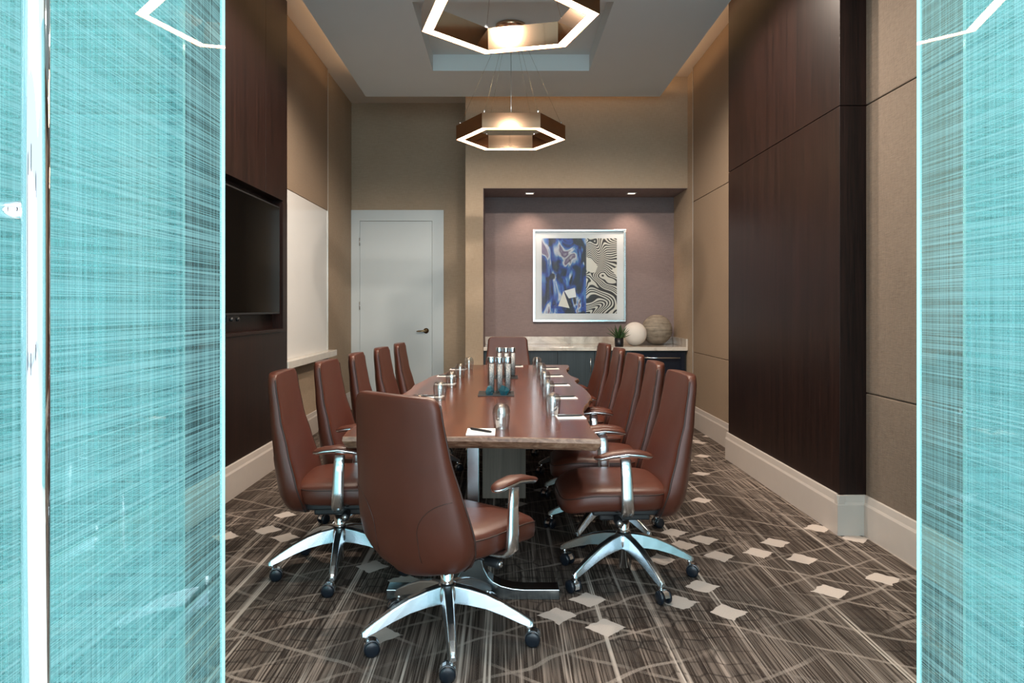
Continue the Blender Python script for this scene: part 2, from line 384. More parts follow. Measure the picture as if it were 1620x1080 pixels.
def tag(o, label=None, cat=None, group=None, kind=None):
    if label: o['label'] = label
    if cat: o['category'] = cat
    if group: o['group'] = group
    if kind: o['kind'] = kind
    return o
def empty(name, loc=(0,0,0), rz=0):
    o = bpy.data.objects.new(name, None); o.location = loc; o.rotation_euler = (0, 0, rz); o.empty_display_size = 0.1; C.objects.link(o); return o
def dup(o, parent=None):
    c = o.copy(); C.objects.link(c)
    if parent is not None: c.parent = parent
    for ch in list(o.children): dup(ch, c)
    return c
def struct(o, label=None): return tag(o, label, kind='structure')

# ------------------------------------------------------------------ room shell
XL, XR, ZU = -1.97, 2.09, 3.93          # side walls, upper ceiling
YD, YB, YN = 9.20, 8.15, 8.81           # door wall, front of bump-out, back of niche
Y0 = 1.79                               # glass front
PXL, PXR = -1.87, 1.92                  # faces of the dark wood panelling
PY0, PY1 = 4.09, 6.12
BH = 0.228                              # baseboard height
struct(bx(XL-0.15, XR+0.15, Y0-0.03, YD+0.15, -0.10, 0.0).build('floor', 'carpet'), 'dark brown carpet with pale net lines and beige lozenges')
struct(bx(-6, 6, -5.0, Y0-0.03, -0.10, 0.0).build('floor_lobby', 'lobby'), 'pale lobby floor in front of the glass doors')

for cx_ in (-3.6, -0.9, 2.9):  # invented posts, added so the chrome mirrors dark bands in the bright lobby
    struct(bx(cx_-0.22, cx_+0.22, -4.4, -4.0, 0, 4.2).build('prop', 'darkwood'), 'dark column added behind the camera for chrome to reflect')
wl = struct(bx(XL-0.15, XL, Y0, YD, 0, ZU).build('wall_left', 'wallpaper'), 'left wall in taupe wallcovering')
wr = struct(bx(XR, XR+0.15, Y0, YN, 0, ZU).build('wall_right', 'wallpaper'), 'right wall in taupe wallcovering')
wb = empty('wall_back'); struct(wb, 'rear wall with door on the left and niche on the right')
BX0, BX1, NZ = -0.444, -0.243, 2.66      # bump-out left edge, niche left edge, niche ceiling
bx(XL-0.15, BX0+0.05, YD, YD+0.15, 0, ZU).build('door_wall', 'wallpaper', wb)
bx(BX0, BX1, YB, YD+0.15, 0, ZU).build('pier', 'wallpaper', wb)
bx(BX1, XR, YB, YN+0.3, NZ, ZU).build('bulkhead', 'wallpaper', wb)
bx(BX1, XR+0.15, YN, YN+0.12, 0, NZ).build('niche_back', 'niche', wb)
bx(BX1-0.004, BX1+0.004, YB+0.002, YN, 0, NZ).build('niche_cheek', 'niche', wb)
bx(BX1, XR, YB+0.002, YN, NZ-0.004, NZ+0.004).build('niche_soffit', 'niche', wb)

cl = struct(bx(XL-0.15, XR+0.15, Y0-0.03, YD+0.15, ZU, ZU+0.12).build('ceiling', 'ceil_up'), 'upper ceiling lit warm along its edges')
# dropped tray with two square recesses
SZ, RZ = 3.63, 3.79
SX0, SX1, SY0, SY1 = -1.535, 1.72, 2.0, 7.90
RX0, RX1 = -0.704, 0.835
rec = [(2.92, 4.51), (5.45, 7.04)]
tr = MB()
tr.box(SX0, RX0, SY0, SY1, SZ, RZ); tr.box(RX1, SX1, SY0, SY1, SZ, RZ)
ys = [SY0] + [v for r in rec for v in r] + [SY1]
for a, b in ((ys[0], ys[1]), (ys[2], ys[3]), (ys[4], ys[5])): tr.box(RX0, RX1, a, b, SZ, RZ)
tray = tr.build('ceiling_tray', 'ceil', None); struct(tray, 'grey dropped ceiling with square recesses')
bx(SX0+0.25, SX1-0.25, SY0+0.2, SY1-0.25, RZ, ZU).build('recess_lid', 'ceil', tray)
struct(bx(-1.62, -0.86, 8.62, 8.84, ZU-0.012, ZU+0.002).build('trim_5', 'slot'), 'dark slot air vent over the white door')

# header above the glass front and lobby ceiling
struct(bx(XL-0.15, XR+0.15, Y0-0.05, Y0+0.05, 3.52, ZU).build('wall_front', 'wallpaper'), 'wall above the glass doors')

# right wall: dark wood panelling between two stretches of padded fabric
SEAM = 2.455
def panel(parent, name, mat, x0, x1, y0, y1, z0, z1, bev=0.004):
    return bx(x0, x1, y0, y1, z0, z1).build(name, mat, parent, bevel=bev)
g = 0.0025
pr = empty('wall_panelling_right'); struct(pr, 'dark wood panelling on the right wall')
for z0, z1 in ((BH-0.01, SEAM), (SEAM, ZU)):
    panel(pr, 'wood_panel', 'darkwood', PXR, XR, PY0, PY1, z0+g, z1-g, 0.0015)
for z0, z1 in ((BH-0.01, 0.81), (0.81, SEAM), (SEAM, ZU)):
    panel(wr, 'fabric_panel', 'fabric', XR-0.022, XR+0.01, 2.62, PY0-0.002, z0+g, z1-g, 0.006)
    panel(wr, 'fabric_panel', 'fabric', XR-0.022, XR+0.01, Y0+0.1, 2.615, z0+g, z1-g, 0.006)
    panel(wr, 'fabric_panel', 'fabric_warm', XR-0.022, XR+0.01, PY1+0.002, 7.83, z0+g, z1-g, 0.004)
bx(XR-0.026, XR, 7.832, 7.846, BH, ZU).build('edge_strip', 'strip', wr)
# left wall: dark wood panelling with a screen recess, white board bay
pl = empty('wall_panelling_left'); struct(pl, 'dark wood panelling on the left wall around the screen')
TY0, TY1, TZ0, TZ1 = 4.30, 6.03, 1.10, 2.20
for y0, y1 in ((PY0, 5.60), (5.60, PY1+0.03)):
    panel(pl, 'wood_panel', 'darkwood', XL, PXL, y0+0.001, y1-0.001, TZ1, ZU, 0.0015)
panel(pl, 'wood_panel', 'darkwood', XL, PXL, PY0, PY1+0.03, BH-0.01, TZ0, 0.0015)
panel(pl, 'wood_panel', 'darkwood', XL, PXL, PY0, TY0, TZ0, TZ1, 0.0)
panel(pl, 'wood_panel', 'darkwood', XL, PXL, TY1, PY1+0.03, TZ0, TZ1, 0.0)
bx(XL, XL+0.012, TY0, TY1, TZ0, TZ1).build('recess_back', 'darkwood', pl)
bx(PXL-0.09, PXL+0.012, TY0, TY1, TZ0-0.001, TZ0+0.022).build('recess_sill', 'darkwood', pl, bevel=0.002)
panel(wl, 'fabric_panel', 'fabric_warm', XL-0.01, XL+0.022, PY1+0.033, 7.87, 2.365, ZU-0.004, 0.004)
bx(XL, XL+0.026, 7.872, 7.886, BH, ZU).build('edge_strip', 'strip', wl)
for y0, y1 in ((Y0+0.1, 2.95), (2.953, PY0-0.002)):
    panel(wl, 'fabric_panel', 'fabric', XL-0.01, XL+0.022, y0, y1, BH, SEAM, 0.006)
    panel(wl, 'fabric_panel', 'fabric', XL-0.01, XL+0.022, y0, y1, SEAM+g, ZU-0.004, 0.006)

# baseboards: tall profile with a chamfered upper ledge
def bb_profile(sign, face):   # (x, z) outline, sign = into the room
    t = 0.022
    return [(face-sign*0.02, 0), (face+sign*t, 0), (face+sign*t, BH-0.055), (face+sign*(t-0.006), BH-0.040), (face+sign*(t-0.010), BH-0.004), (face+sign*(t-0.014), BH), (face-sign*0.02, BH)]
def baseboard(name, runs, label):
    root = empty(name); struct(root, label)
    for axis, sign, face, a, b in runs:
        MB().prism(bb_profile(sign, face), axis, a, b).build('board', 'base', root)
baseboard('baseboard_right', [('Y', -1, PXR, PY0-0.0205, PY1+0.022), ('X', -1, PY0, PXR-0.0205, XR), ('Y', -1, XR-0.02, Y0+0.06, PY0), ('Y', -1, XR-0.02, PY1, 7.83), ('Y', -1, XR, 7.83, YB+0.1)], 'tall pale baseboard stepping around the right panelling')
baseboard('baseboard_left', [('Y', 1, PXL, PY0-0.0205, PY1+0.05), ('X', -1, PY0, XL, PXL+0.0205), ('Y', 1, XL+0.02, Y0+0.06, PY0), ('Y', 1, XL, PY1, YD)], 'tall pale baseboard along the left wall')
baseboard('baseboard_back', [('X', -1, YD, -0.78, BX0), ('X', -1, YB, BX0, BX1)], 'pale baseboard beside the white door')

# back door
DX0, DX1, DZ = -1.856, -0.930, 2.405
d1 = empty('door_1', (0, 0, 0)); struct(d1, 'white flush door in the rear wall with brass lever')
cw = 0.125
cas = MB()
cas.box(XL+0.002, DX0-0.004, YD-0.03, YD, 0, DZ+0.004+0.14); cas.box(DX1+0.004, DX1+0.004+0.145, YD-0.03, YD, 0, DZ+0.144); cas.box(DX0-0.004, DX1+0.004, YD-0.03, YD, DZ+0.004, DZ+0.144)
cas.build('door_frame', 'white', d1)
fr = MB(); fr.box(DX0-0.004, DX0+0.0, YD-0.034, YD-0.02, 0, DZ); fr.build('frame_stop', 'white', d1)
bx(DX0, DX1, YD-0.018, YD+0.0, 0.008, DZ).build('door_slab', 'white', d1, bevel=0.002)
for z in (2.14, 1.32, 0.37):
    h = MB(); h.smooth = True; h.tube([(DX0-0.002, YD-0.034, z-0.05), (DX0-0.002, YD-0.034, z+0.05)], 0.008, 8); h.build('hinge', 'silver', d1)
hd = MB(); hd.tube([(-1.005, YD-0.020, 1.0), (-1.005, YD-0.032, 1.0)], 0.034, 20); hd.tube([(-1.005, YD-0.03, 1.0), (-1.005, YD-0.062, 1.0), (-1.015, YD-0.066, 1.0), (-1.10, YD-0.064, 0.995), (-1.125, YD-0.06, 0.992)], [0.012, 0.012, 0.012, 0.010, 0.006], 10)
hd.build('door_handle', 'brass', d1)

# ------------------------------------------------------------------ glass front
GT = 0.0125; GH = 3.50
def glass_pane(root, x0, x1, y0, y1, z0, z1, axis):
    b = bx(x0, x1, y0, y1, z0, z1); b.mi = [0]*6
    # polished narrow edges
    for i, f in enumerate(b.f):
        vs = [Vector(b.v[k]) for k in f]; nrm = (vs[1]-vs[0]).cross(vs[2]-vs[0]).normalized()
        if abs(nrm.x if axis == 'Y' else nrm.y) < 0.5: b.mi[i] = 1
    b.build('glass_pane', ['doorglass', 'glassedge'], root)
    il = MB()
    if axis == 'Y':
        xm = (x0+x1)/2; il.v = [(xm, y0+0.003, z0+0.003), (xm, y1-0.003, z0+0.003), (xm, y1-0.003, z1-0.003), (xm, y0+0.003, z1-0.003)]
    else:
        ym = (y0+y1)/2; il.v = [(x0+0.003, ym, z0+0.003), (x1-0.003, ym, z0+0.003), (x1-0.003, ym, z1-0.003), (x0+0.003, ym, z1-0.003)]
    il.face((0, 1, 2, 3)); o = il.build('thread_interlayer', 'threads_y' if axis == 'Y' else 'threads_x', root); o['label'] = 'woven pale threads laminated in the glass'
DLX, DRX, DY0 = -0.70, 1.05, 0.87
def glass_door(name, X, label, yfar):
    r = empty(name, (0, 0, 0)); struct(r, label)
    glass_pane(r, X-GT/2, X+GT/2, DY0, yfar, 0.012, GH-0.02, 'Y')
    s = 1 if X < 0 else -1
    for sd in (s, -s):
        hx = X+sd*0.072; hy = 0.957
        b = MB(); b.tube([(hx, hy, 0.18), (hx, hy, 2.45)], 0.017, 24); b.build('pull_handle', 'chrome2', r)
        for z in (0.42, 1.43, 2.28):
            p = MB(); p.tube([(hx-sd*0.010, hy, z), (X+sd*(GT/2), hy, z)], 0.0125, 14); p.build('handle_standoff', 'chrome2', r)
    bx(X-0.018, X+0.018, yfar-0.10, yfar+0.0, 0.003, 0.012).build('floor_pivot', 'steel', r)
glass_door('door_2', DLX, 'left glass door swung open, woven aqua glass with tall chrome pull', 1.774)
glass_door('door_3', DRX, 'right glass door swung open, woven aqua glass', 1.808)
for nm, x0, x1, lab in (('window_1', XL+0.02, -0.806, 'fixed woven glass sidelight left of the doors'), ('window_2', 1.157, XR-0.025, 'fixed woven glass sidelight right of the doors')):
    r = empty(nm); struct(r, lab)
    glass_pane(r, x0, x1, Y0, Y0+GT, 0.02, GH, 'X')
    bx(x0, x1, Y0-0.02, Y0+0.032, 0, 0.02).build('floor_channel', 'steel', r)

# ------------------------------------------------------------------ screen, white board, vent
tv = empty('television', (XL+0.012, 5.25, 1.25)); tag(tv, 'large black flat screen in the recess of the dark panelling', 'television')
def rel(o, mb, name, mats, **k):     # world-space mesh parented to an unrotated empty
    ob = mb.build(name, mats, o, **k); ob.location = tuple(-v for v in o.location); return ob
rel(tv, bx(XL+0.012, XL+0.05, 4.6, 5.9, 1.35, 2.05), 'wall_mount', 'black')
rel(tv, bx(XL+0.045, XL+0.088, 4.42, 5.985, 1.245, 2.140), 'screen_case', 'black', bevel=0.004)
rel(tv, bx(XL+0.087, XL+0.0895, 4.435, 5.970, 1.262, 2.128), 'screen_panel', 'screen')
cm = MB()
for y in (4.93, 5.05): cm.tube([(XL+0.075, y, 1.215), (XL+0.095, y, 1.215)], 0.014, 12)
cm.box(XL+0.05, XL+0.075, 4.88, 5.10, 1.198, 1.245); rel(tv, cm, 'camera_bar', 'black')

wbd = empty('whiteboard', (XL, 7.0, 0.83)); tag(wbd, 'white glass marker board above the pale ledge on left wall', 'whiteboard')
rel(wbd, bx(XL+0.001, XL+0.020, PY1+0.034, 7.868, 0.832, 2.360), 'board_panel', 'board')
led = empty('board_ledge', (XL, 7.0, 0.77)); tag(led, 'pale stone ledge below the white board on left wall', 'shelf')
rel(led, bx(XL+0.001, PXL+0.012, PY1+0.034, 7.93, 0.765, 0.831), 'ledge_slab', 'stone', bevel=0.004)

# ------------------------------------------------------------------ niche: cabinet, counter, fridge, art, decor
cab = empty('sideboard_cabinet', (0.6, 8.45, 0)); tag(cab, 'dark blue-grey cabinet under the pale stone counter in niche', 'cabinet')
CZ = 0.806; FX = 1.455
rel(cab, bx(BX1+0.006, FX-0.004, YB+0.04, YN-0.002, 0.10, CZ), 'carcass', 'cabinet')
rel(cab, bx(BX1+0.006, XR-0.004, YB+0.10, YB+0.12, 0.0, 0.10), 'plinth', 'black')
nd = 4; wd = (FX-0.004-(BX1+0.006))/nd
for i in range(nd):
    a = BX1+0.006+i*wd
    dr = rel(cab, bx(a+0.002, a+wd-0.002, YB+0.018, YB+0.039, 0.105, CZ-0.012), 'cabinet_door', 'cabinet', bevel=0.0015)
    hx = a+wd-0.045 if i % 2 == 0 else a+0.045
    h = MB(); h.tube([(hx, YB-0.006, 0.56), (hx, YB-0.006, 0.72)], 0.005, 8); h.tube([(hx, YB-0.006, 0.58), (hx, YB+0.018, 0.58)], 0.004, 6); h.tube([(hx, YB-0.006, 0.70), (hx, YB+0.018, 0.70)], 0.004, 6)
    h.build('door_handle', 'chrome', dr)
fg = empty('mini_fridge', (1.77, 8.4, 0)); tag(fg, 'black built-in drawer fridge with steel bar handle under counter', 'fridge')
rel(fg, bx(FX, XR-0.006, YB+0.045, YN-0.01, 0.102, CZ-0.002), 'cabinet_box', 'black')
rel(fg, bx(FX+0.004, XR-0.03, YB+0.010, YB+0.043, 0.12, CZ-0.02), 'fridge_door', 'fridge', bevel=0.003)
h = MB(); h.tube([(FX+0.05, YB-0.028, 0.725), (XR-0.09, YB-0.028, 0.725)], 0.008, 10)
for xx in (FX+0.09, XR-0.13): h.tube([(xx, YB-0.028, 0.725), (xx, YB+0.012, 0.725)], 0.006, 8)
rel(fg, h, 'bar_handle', 'chrome')
ct = empty('stone_counter', (0.9, 8.45, CZ)); tag(ct, 'pale stone counter slab across the wall niche', 'counter')
rel(ct, bx(BX1+0.006, XR-0.002, YB-0.02, YN-0.002, CZ, 0.848), 'counter_slab', 'counter', bevel=0.003)
bx(BX1+0.006, XR-0.024, YN-0.022, YN-0.001, 0.849, 0.940).build('counter_upstand', 'counter', wb, bevel=0.002)
bx(XR-0.022, XR-0.001, YB-0.018, YN-0.002, 0.849, 0.940).build('counter_upstand', 'counter', wb, bevel=0.002)

art = empty('framed_artwork', (0.92, YN-0.04, 1.12)); tag(art, 'square silver framed abstract print, blue and striped halves, in niche', 'picture')
AX0, AX1, AZ0, AZ1 = 0.350, 1.492, 1.122, 2.256
fw = 0.026
f = MB(); ya, yb = YN-0.045, YN-0.001
f.box(AX0, AX1, ya, yb, AZ0, AZ0+fw); f.box(AX0, AX1, ya, yb, AZ1-fw, AZ1); f.box(AX0, AX0+fw, ya, yb, AZ0+fw, AZ1-fw); f.box(AX1-fw, AX1, ya, yb, AZ0+fw, AZ1-fw)
rel(art, f, 'frame', 'silver', bevel=0.003)
rel(art, bx(AX0+fw, AX1-fw, YN-0.022, YN-0.003, AZ0+fw, AZ1-fw), 'mat_board', 'mat')
IX0, IXM, IX1, IZ0, IZ1 = 0.459, 1.005, 1.383, 1.225, 2.149
rel(art, bx(IX0, IXM, YN-0.025, YN-0.021, IZ0, IZ1), 'print_blue', 'art1')
rel(art, bx(IXM, IX1, YN-0.025, YN-0.021, IZ0, IZ1), 'print_striped', 'art2')
def shape(pts, mat):
    P = [(IX0+(IX1-IX0)*u, IZ1-(IZ1-IZ0)*v) for u, v in pts]
    rel(art, MB().prism(P, 'Y', YN-0.0262, YN-0.0249), 'print_shape', mat)
shape([(0.595, 0.25), (0.66, 0.28), (0.745, 0.37), (0.715, 0.45), (0.67, 0.46), (0.595, 0.43)], 'stripe')
shape([(1.0, 0.38), (0.93, 0.42), (0.97, 0.47), (1.0, 0.51)], 'stripe')
shape([(0.29, 0.70), (0.37, 0.93), (0.22, 0.90)], 'stripe')
shape([(0.30, 0.70), (0.44, 0.66), (0.46, 0.78), (0.36, 0.80)], 'mat')
rel(art, bx(AX0+fw, AX1-fw, YN-0.031, YN-0.029, AZ0+fw, AZ1-fw), 'picture_glass', 'artglass')

def sphere(name, c, r, mat, label, cat):
    prof = [(max(r*math.sin(PI*i/24), 0.0006), r-r*math.cos(PI*i/24)) for i in range(25)]
    o = MB().lathe(prof, n=40, cap=True).build(name, mat); o.location = c; return tag(o, label, cat)
sphere('decor_ball', (1.545, 8.46, 0.848), 0.139, 'ballwhite', 'smooth white ball beside the potted succulent on counter', 'ornament')
sphere('decor_ball', (1.835, 8.60, 0.848), 0.182, 'ballgrey', 'large grey-brown woven ball at right end of counter', 'ornament')
pp = empty('potted_succulent', (1.315, 8.19, 0.848)); tag(pp, 'spiky green succulent in a small black pot on counter', 'plant')
MB().lathe([(0.045, 0), (0.050, 0.004), (0.052, 0.10), (0.047, 0.10), (0.046, 0.088), (0.001, 0.088)], n=20).build('pot', 'pot', pp)
for i in range(22):
    a = i*2.399; tilt = 0.25+0.9*(i % 11)/10; L = 0.155+0.065*random.random()
    st = MB(); st.smooth = True; rs = []
    dirv = Vector((math.cos(a)*math.sin(tilt), math.sin(a)*math.sin(tilt), math.cos(tilt))); side = dirv.cross(Vector((0, 0, 1))).normalized(); up = side.cross(dirv)
    for k in range(5):
        u = k/4; wd2 = 0.019*(1-u)**0.7*(0.7+0.9*u)+0.0008; p = Vector((0, 0, 0.085))+dirv*L*u+Vector((0, 0, -0.01*u*u*math.sin(tilt)))
        rs.append([p+side*wd2, p+up*0.010*(1-u)+Vector((0,0,0.0005)), p-side*wd2, p-up*0.011*(1-u)-Vector((0,0,0.0005))])
    st.rings(rs); st.build('leaf', 'leaf', pp)

# niche downlights
for i, x in enumerate((0.30, 1.51)):
    r = empty('downlight', (x, 8.49, NZ-0.004)); tag(r, 'small square recessed downlight in niche ceiling, %s one' % ('left' if i == 0 else 'right'), 'downlight', 'niche downlights')
    b = MB()
    for (a0, a1, b0, b1) in ((-0.055, 0.055, -0.055, -0.042), (-0.055, 0.055, 0.042, 0.055), (-0.055, -0.042, -0.042, 0.042), (0.042, 0.055, -0.042, 0.042)): b.box(a0, a1, b0, b1, -0.006, 0.0)
    b.build('trim_ring', 'white', r); bx(-0.042, 0.042, -0.042, 0.042, -0.002, 0.0).build('lens', 'down', r)
    l = bpy.data.lights.new('downlight_spot', 'SPOT'); l.energy = 24; l.color = (1.0, 0.70, 0.52); l.spot_size = 1.7; l.spot_blend = 0.9; l.shadow_soft_size = 0.03
    o = bpy.data.objects.new('downlight_spot', l); o.location = (x, 8.49, NZ-0.03); o.rotation_euler = (0.28, 0, 0); C.objects.link(o)

# ------------------------------------------------------------------ pendants
def pendant(cx, cy, z0, R, rot, can_z, label):
    root = empty('hexagonal_pendant', (cx, cy, z0)); tag(root, label, 'pendant lamp', 'hexagonal pendant lamps')
    Hh = 0.125; wdt = 0.062
    ang = [rot+k*PI/3 for k in range(6)]
    o1 = [(R*math.cos(a), R*math.sin(a)) for a in ang]; Ri = R-wdt/math.cos(PI/6); i1 = [(Ri*math.cos(a), Ri*math.sin(a)) for a in ang]
    def inset(r): return [(r*math.cos(a), r*math.sin(a)) for a in ang]
    for k in range(6):
        j = (k+1) % 6; b = MB()
        oo = inset(R-0.005); ii = inset(Ri+0.005)
        # channel: outer wall, top, inner wall
        def quad(pa, pb, pc, pd, za, zb):
            s = len(b.v); b.v += [(*pa, za), (*pb, za), (*pc, za), (*pd, za), (*pa, zb), (*pb, zb), (*pc, zb), (*pd, zb)]
            for f in ((0,1,2,3),(4,5,6,7),(0,1,5,4),(1,2,6,5),(2,3,7,6),(3,0,4,7)): b.face(tuple(s+q for q in f))
        quad(o1[k], o1[j], oo[j], oo[k], 0, Hh); quad(ii[k], ii[j], i1[j], i1[k], 0, Hh); quad(oo[k], oo[j], ii[j], ii[k], Hh-0.006, Hh-0.001)
        b.build('frame_segment', 'bronze', root)
        e = MB(); s = 0; e.v = [(*oo[k], 0.003), (*oo[j], 0.003), (*ii[j], 0.003), (*ii[k], 0.003), (*oo[k], 0.012), (*oo[j], 0.012), (*ii[j], 0.012), (*ii[k], 0.012)]
        for f in ((0,1,2,3),(4,5,6,7),(0,1,5,4),(1,2,6,5),(2,3,7,6),(3,0,4,7)): e.face(f)
        e.build('light_diffuser', 'led', root)
    ch = can_z-z0
    cb = MB(); cb.lathe([(0.001, ch-0.001), (0.135, ch-0.001), (0.135, ch-0.03), (0.125, ch-0.034), (0.001, ch-0.034)], n=28)
    can = cb.build('canopy', 'bronze', root)
    for k in range(8):
        a = k*PI/4; p = MB(); p.tube([(0.08*math.cos(a), 0.08*math.sin(a), ch-0.034), (0.08*math.cos(a), 0.08*math.sin(a), ch-0.065)], 0.007, 8); p.build('cable_gripper', 'bronze', can)
    for k in range(6):
        a = ang[k]; Rm = R-wdt*0.6
        t0 = Vector((0.08*math.cos(a), 0.08*math.sin(a), ch-0.05)); t1 = Vector((Rm*math.cos(a), Rm*math.sin(a), Hh+0.012))
        p = MB(); p.tube([t0, t1], 0.0009, 5); wi = p.build('suspension_cable', 'brass', root)
        q = MB(); q.tube([t1-Vector((0, 0, 0.013)), t1+Vector((0, 0, 0.02))], 0.006, 8); q.build('cable_anchor', 'chrome', wi)
    a = rot+PI/6*9 if True else 0
    near = Vector((0, 0, 0))
    # cord to the middle of the side nearest the door
    best = min(range(6), key=lambda k: o1[k][1]+o1[(k+1) % 6][1]); mid = Vector(((o1[best][0]+o1[(best+1) % 6][0])/2*0.93, (o1[best][1]+o1[(best+1) % 6][1])/2*0.93, Hh+0.0))
    p = MB(); p.tube([(0, 0, ch-0.03), tuple(mid*0.5+Vector((0, 0, ch*0.5))), tuple(mid+Vector((0, 0, 0.05))), tuple(mid)], 0.0028, 6); p.build('power_cord', 'steel', root)
    return root
pendant(0.018, 3.72, 2.78, 0.478, math.radians(-14), RZ, 'bronze hexagonal ring pendant with glowing underside, nearest the doorway')
pendant(0.056, 6.31, 2.78, 0.482, 0.0, RZ, 'bronze hexagonal ring pendant with glowing underside, farther from the doorway')

# ------------------------------------------------------------------ table
TT = 0.74
right = [(3.04,.409),(3.18,.405),(3.35,.400),(3.50,.408),(3.62,.412),(3.80,.416),(3.95,.436),(4.08,.458),(4.20,.490),(4.33,.514),(4.42,.536),(4.52,.546),(4.70,.552),(4.90,.550),(5.05,.547),(5.22,.535),(5.36,.531),(5.46,.536),(5.56,.566),(5.62,.580),(5.70,.566),(5.85,.545),(5.97,.539),(6.15,.541),(6.35,.550),(6.48,.561),(6.60,.588),(6.72,.606),(6.86,.616),(6.95,.610)]
left = [(3.10,-.700),(3.25,-.712),(3.40,-.700),(3.60,-.675),(3.80,-.668),(4.00,-.680),(4.20,-.690),(4.40,-.672),(4.65,-.652),(4.90,-.640),(5.15,-.650),(5.40,-.622),(5.60,-.604),(5.78,-.593),(5.95,-.55),(6.08,-.506),(6.25,-.49),(6.45,-.46),(6.65,-.43),(6.85,-.40),(6.95,-.39)]
outline = [(x, y) for y, x in right] + [(x, y) for y, x in reversed(left)]
outline += [(-.45, 3.095), (-.20, 3.10), (0.05, 3.085), (0.25, 3.06)]
table = empty('conference_table', (-0.05, 5.0, 0)); tag(table, 'long live-edge walnut conference table in the middle of the room', 'table')
n = len(outline); cen = Vector((-0.05, 5.0))
def ring(z, off, jit):
    r = []
    for i, (x, y) in enumerate(outline):
        a = Vector(outline[i-1]); b = Vector(outline[(i+1) % n]); t = (b-a).normalized(); nn = Vector((t.y, -t.x))
        k = off + (jit if i < n-4 else 0)*math.sin(i*2.7)
        r.append((x+nn.x*k, y+nn.y*k, z))
    return r
tb = MB(); tb.mat = 1; tb.rings([ring(TT, 0, 0), ring(TT-0.004, 0.003, 0), ring(TT-0.02, 0.006, 0.006), ring(TT-0.045, -0.014, 0.008), ring(TT-0.056, -0.030, 0.006)], cap=False)
tb.mat = 0; tb.face(tuple(range(n))); tb.mat = 1; tb.face(tuple(4*n+k for k in reversed(range(n))))
rel(table, tb, 'table_top', ['walnut', 'edge'])
rel(table, bx(-0.15, 0.146, 4.86, 5.30, 0.0, TT-0.056), 'pedestal', 'pedwood', bevel=0.004)
def steel_base(y, cx):
    prof = []
    zs = [0.684, 0.45, 0.30, 0.22, 0.18, 0.14, 0.105, 0.08, 0.062, 0.050, 0.045]
    hw = [0.026, 0.026, 0.028, 0.032, 0.037, 0.048, 0.066, 0.090, 0.125, 0.175, 0.230]
    R_ = [(cx+h_, z) for h_, z in zip(hw, zs)] + [(cx+0.385, 0.045), (cx+0.385, 0.0)]
    L_ = [(cx-h_, z) for h_, z in zip(hw, zs)] + [(cx-0.385, 0.045), (cx-0.385, 0.0)]
    poly = R_ + list(reversed(L_))
    b = MB(); b.prism(poly, 'Y', y-0.045, y+0.045); rel(table, b, 'steel_foot', 'steel', bevel=0.003)
steel_base(3.22, -0.140); steel_base(6.55, 0.04)

# ------------------------------------------------------------------ office chair (faces +Y)
def lerp(tab, z):
    if z <= tab[0][0]: return tab[0][1]
    for (a, va), (b, vb) in zip(tab, tab[1:]):
        if z <= b:
            u = (z-a)/(b-a); u = u*u*(3-2*u)*0.35+u*0.65; return va+(vb-va)*u
    return tab[-1][1]
YF = [(0.33,-0.105),(0.40,-0.105),(0.50,-0.130),(0.65,-0.176),(0.79,-0.218),(0.94,-0.244),(1.0,-0.252)]
YR = [(0.33,-0.185),(0.36,-0.205),(0.425,-0.230),(0.56,-0.258),(0.79,-0.290),(0.94,-0.304),(1.0,-0.306)]
HW = [(0.33,0.155),(0.345,0.200),(0.37,0.236),(0.42,0.264),(0.48,0.274),(0.56,0.264),(0.75,0.232),(0.90,0.215),(0.97,0.210),(1.0,0.196)]
ZTOP = 0.985
def back_ring(z, shrink=1.0, nseg=44):
    zz = min(1.0, 0.33+(z-0.33)*(1.0-0.33)/(ZTOP-0.33)); wv = lerp(HW, zz)*shrink; yf = lerp(YF, zz); yr = lerp(YR, zz)
    ym = (yf+yr)/2; hy = (yf-yr)/2*(0.35+0.65*shrink); pts = []
    lower = max(0, 1-(zz-0.36)/0.5)
    for k in range(nseg):
        a = 2*PI*k/nseg; c, s = math.cos(a), math.sin(a); e = 0.42 if s > 0 else 0.66
        x = wv*math.copysign(abs(c)**e, c); y = hy*math.copysign(abs(s)**e, s)
        q = (x/ max(wv, 1e-4))**2
        wrap = (0.020+0.030*lower)*(q-1)     # centre sits further back than the edges
        if s > 0: wrap = wrap*(0.9)
        pts.append((x, ym+y+wrap, z))
    return pts
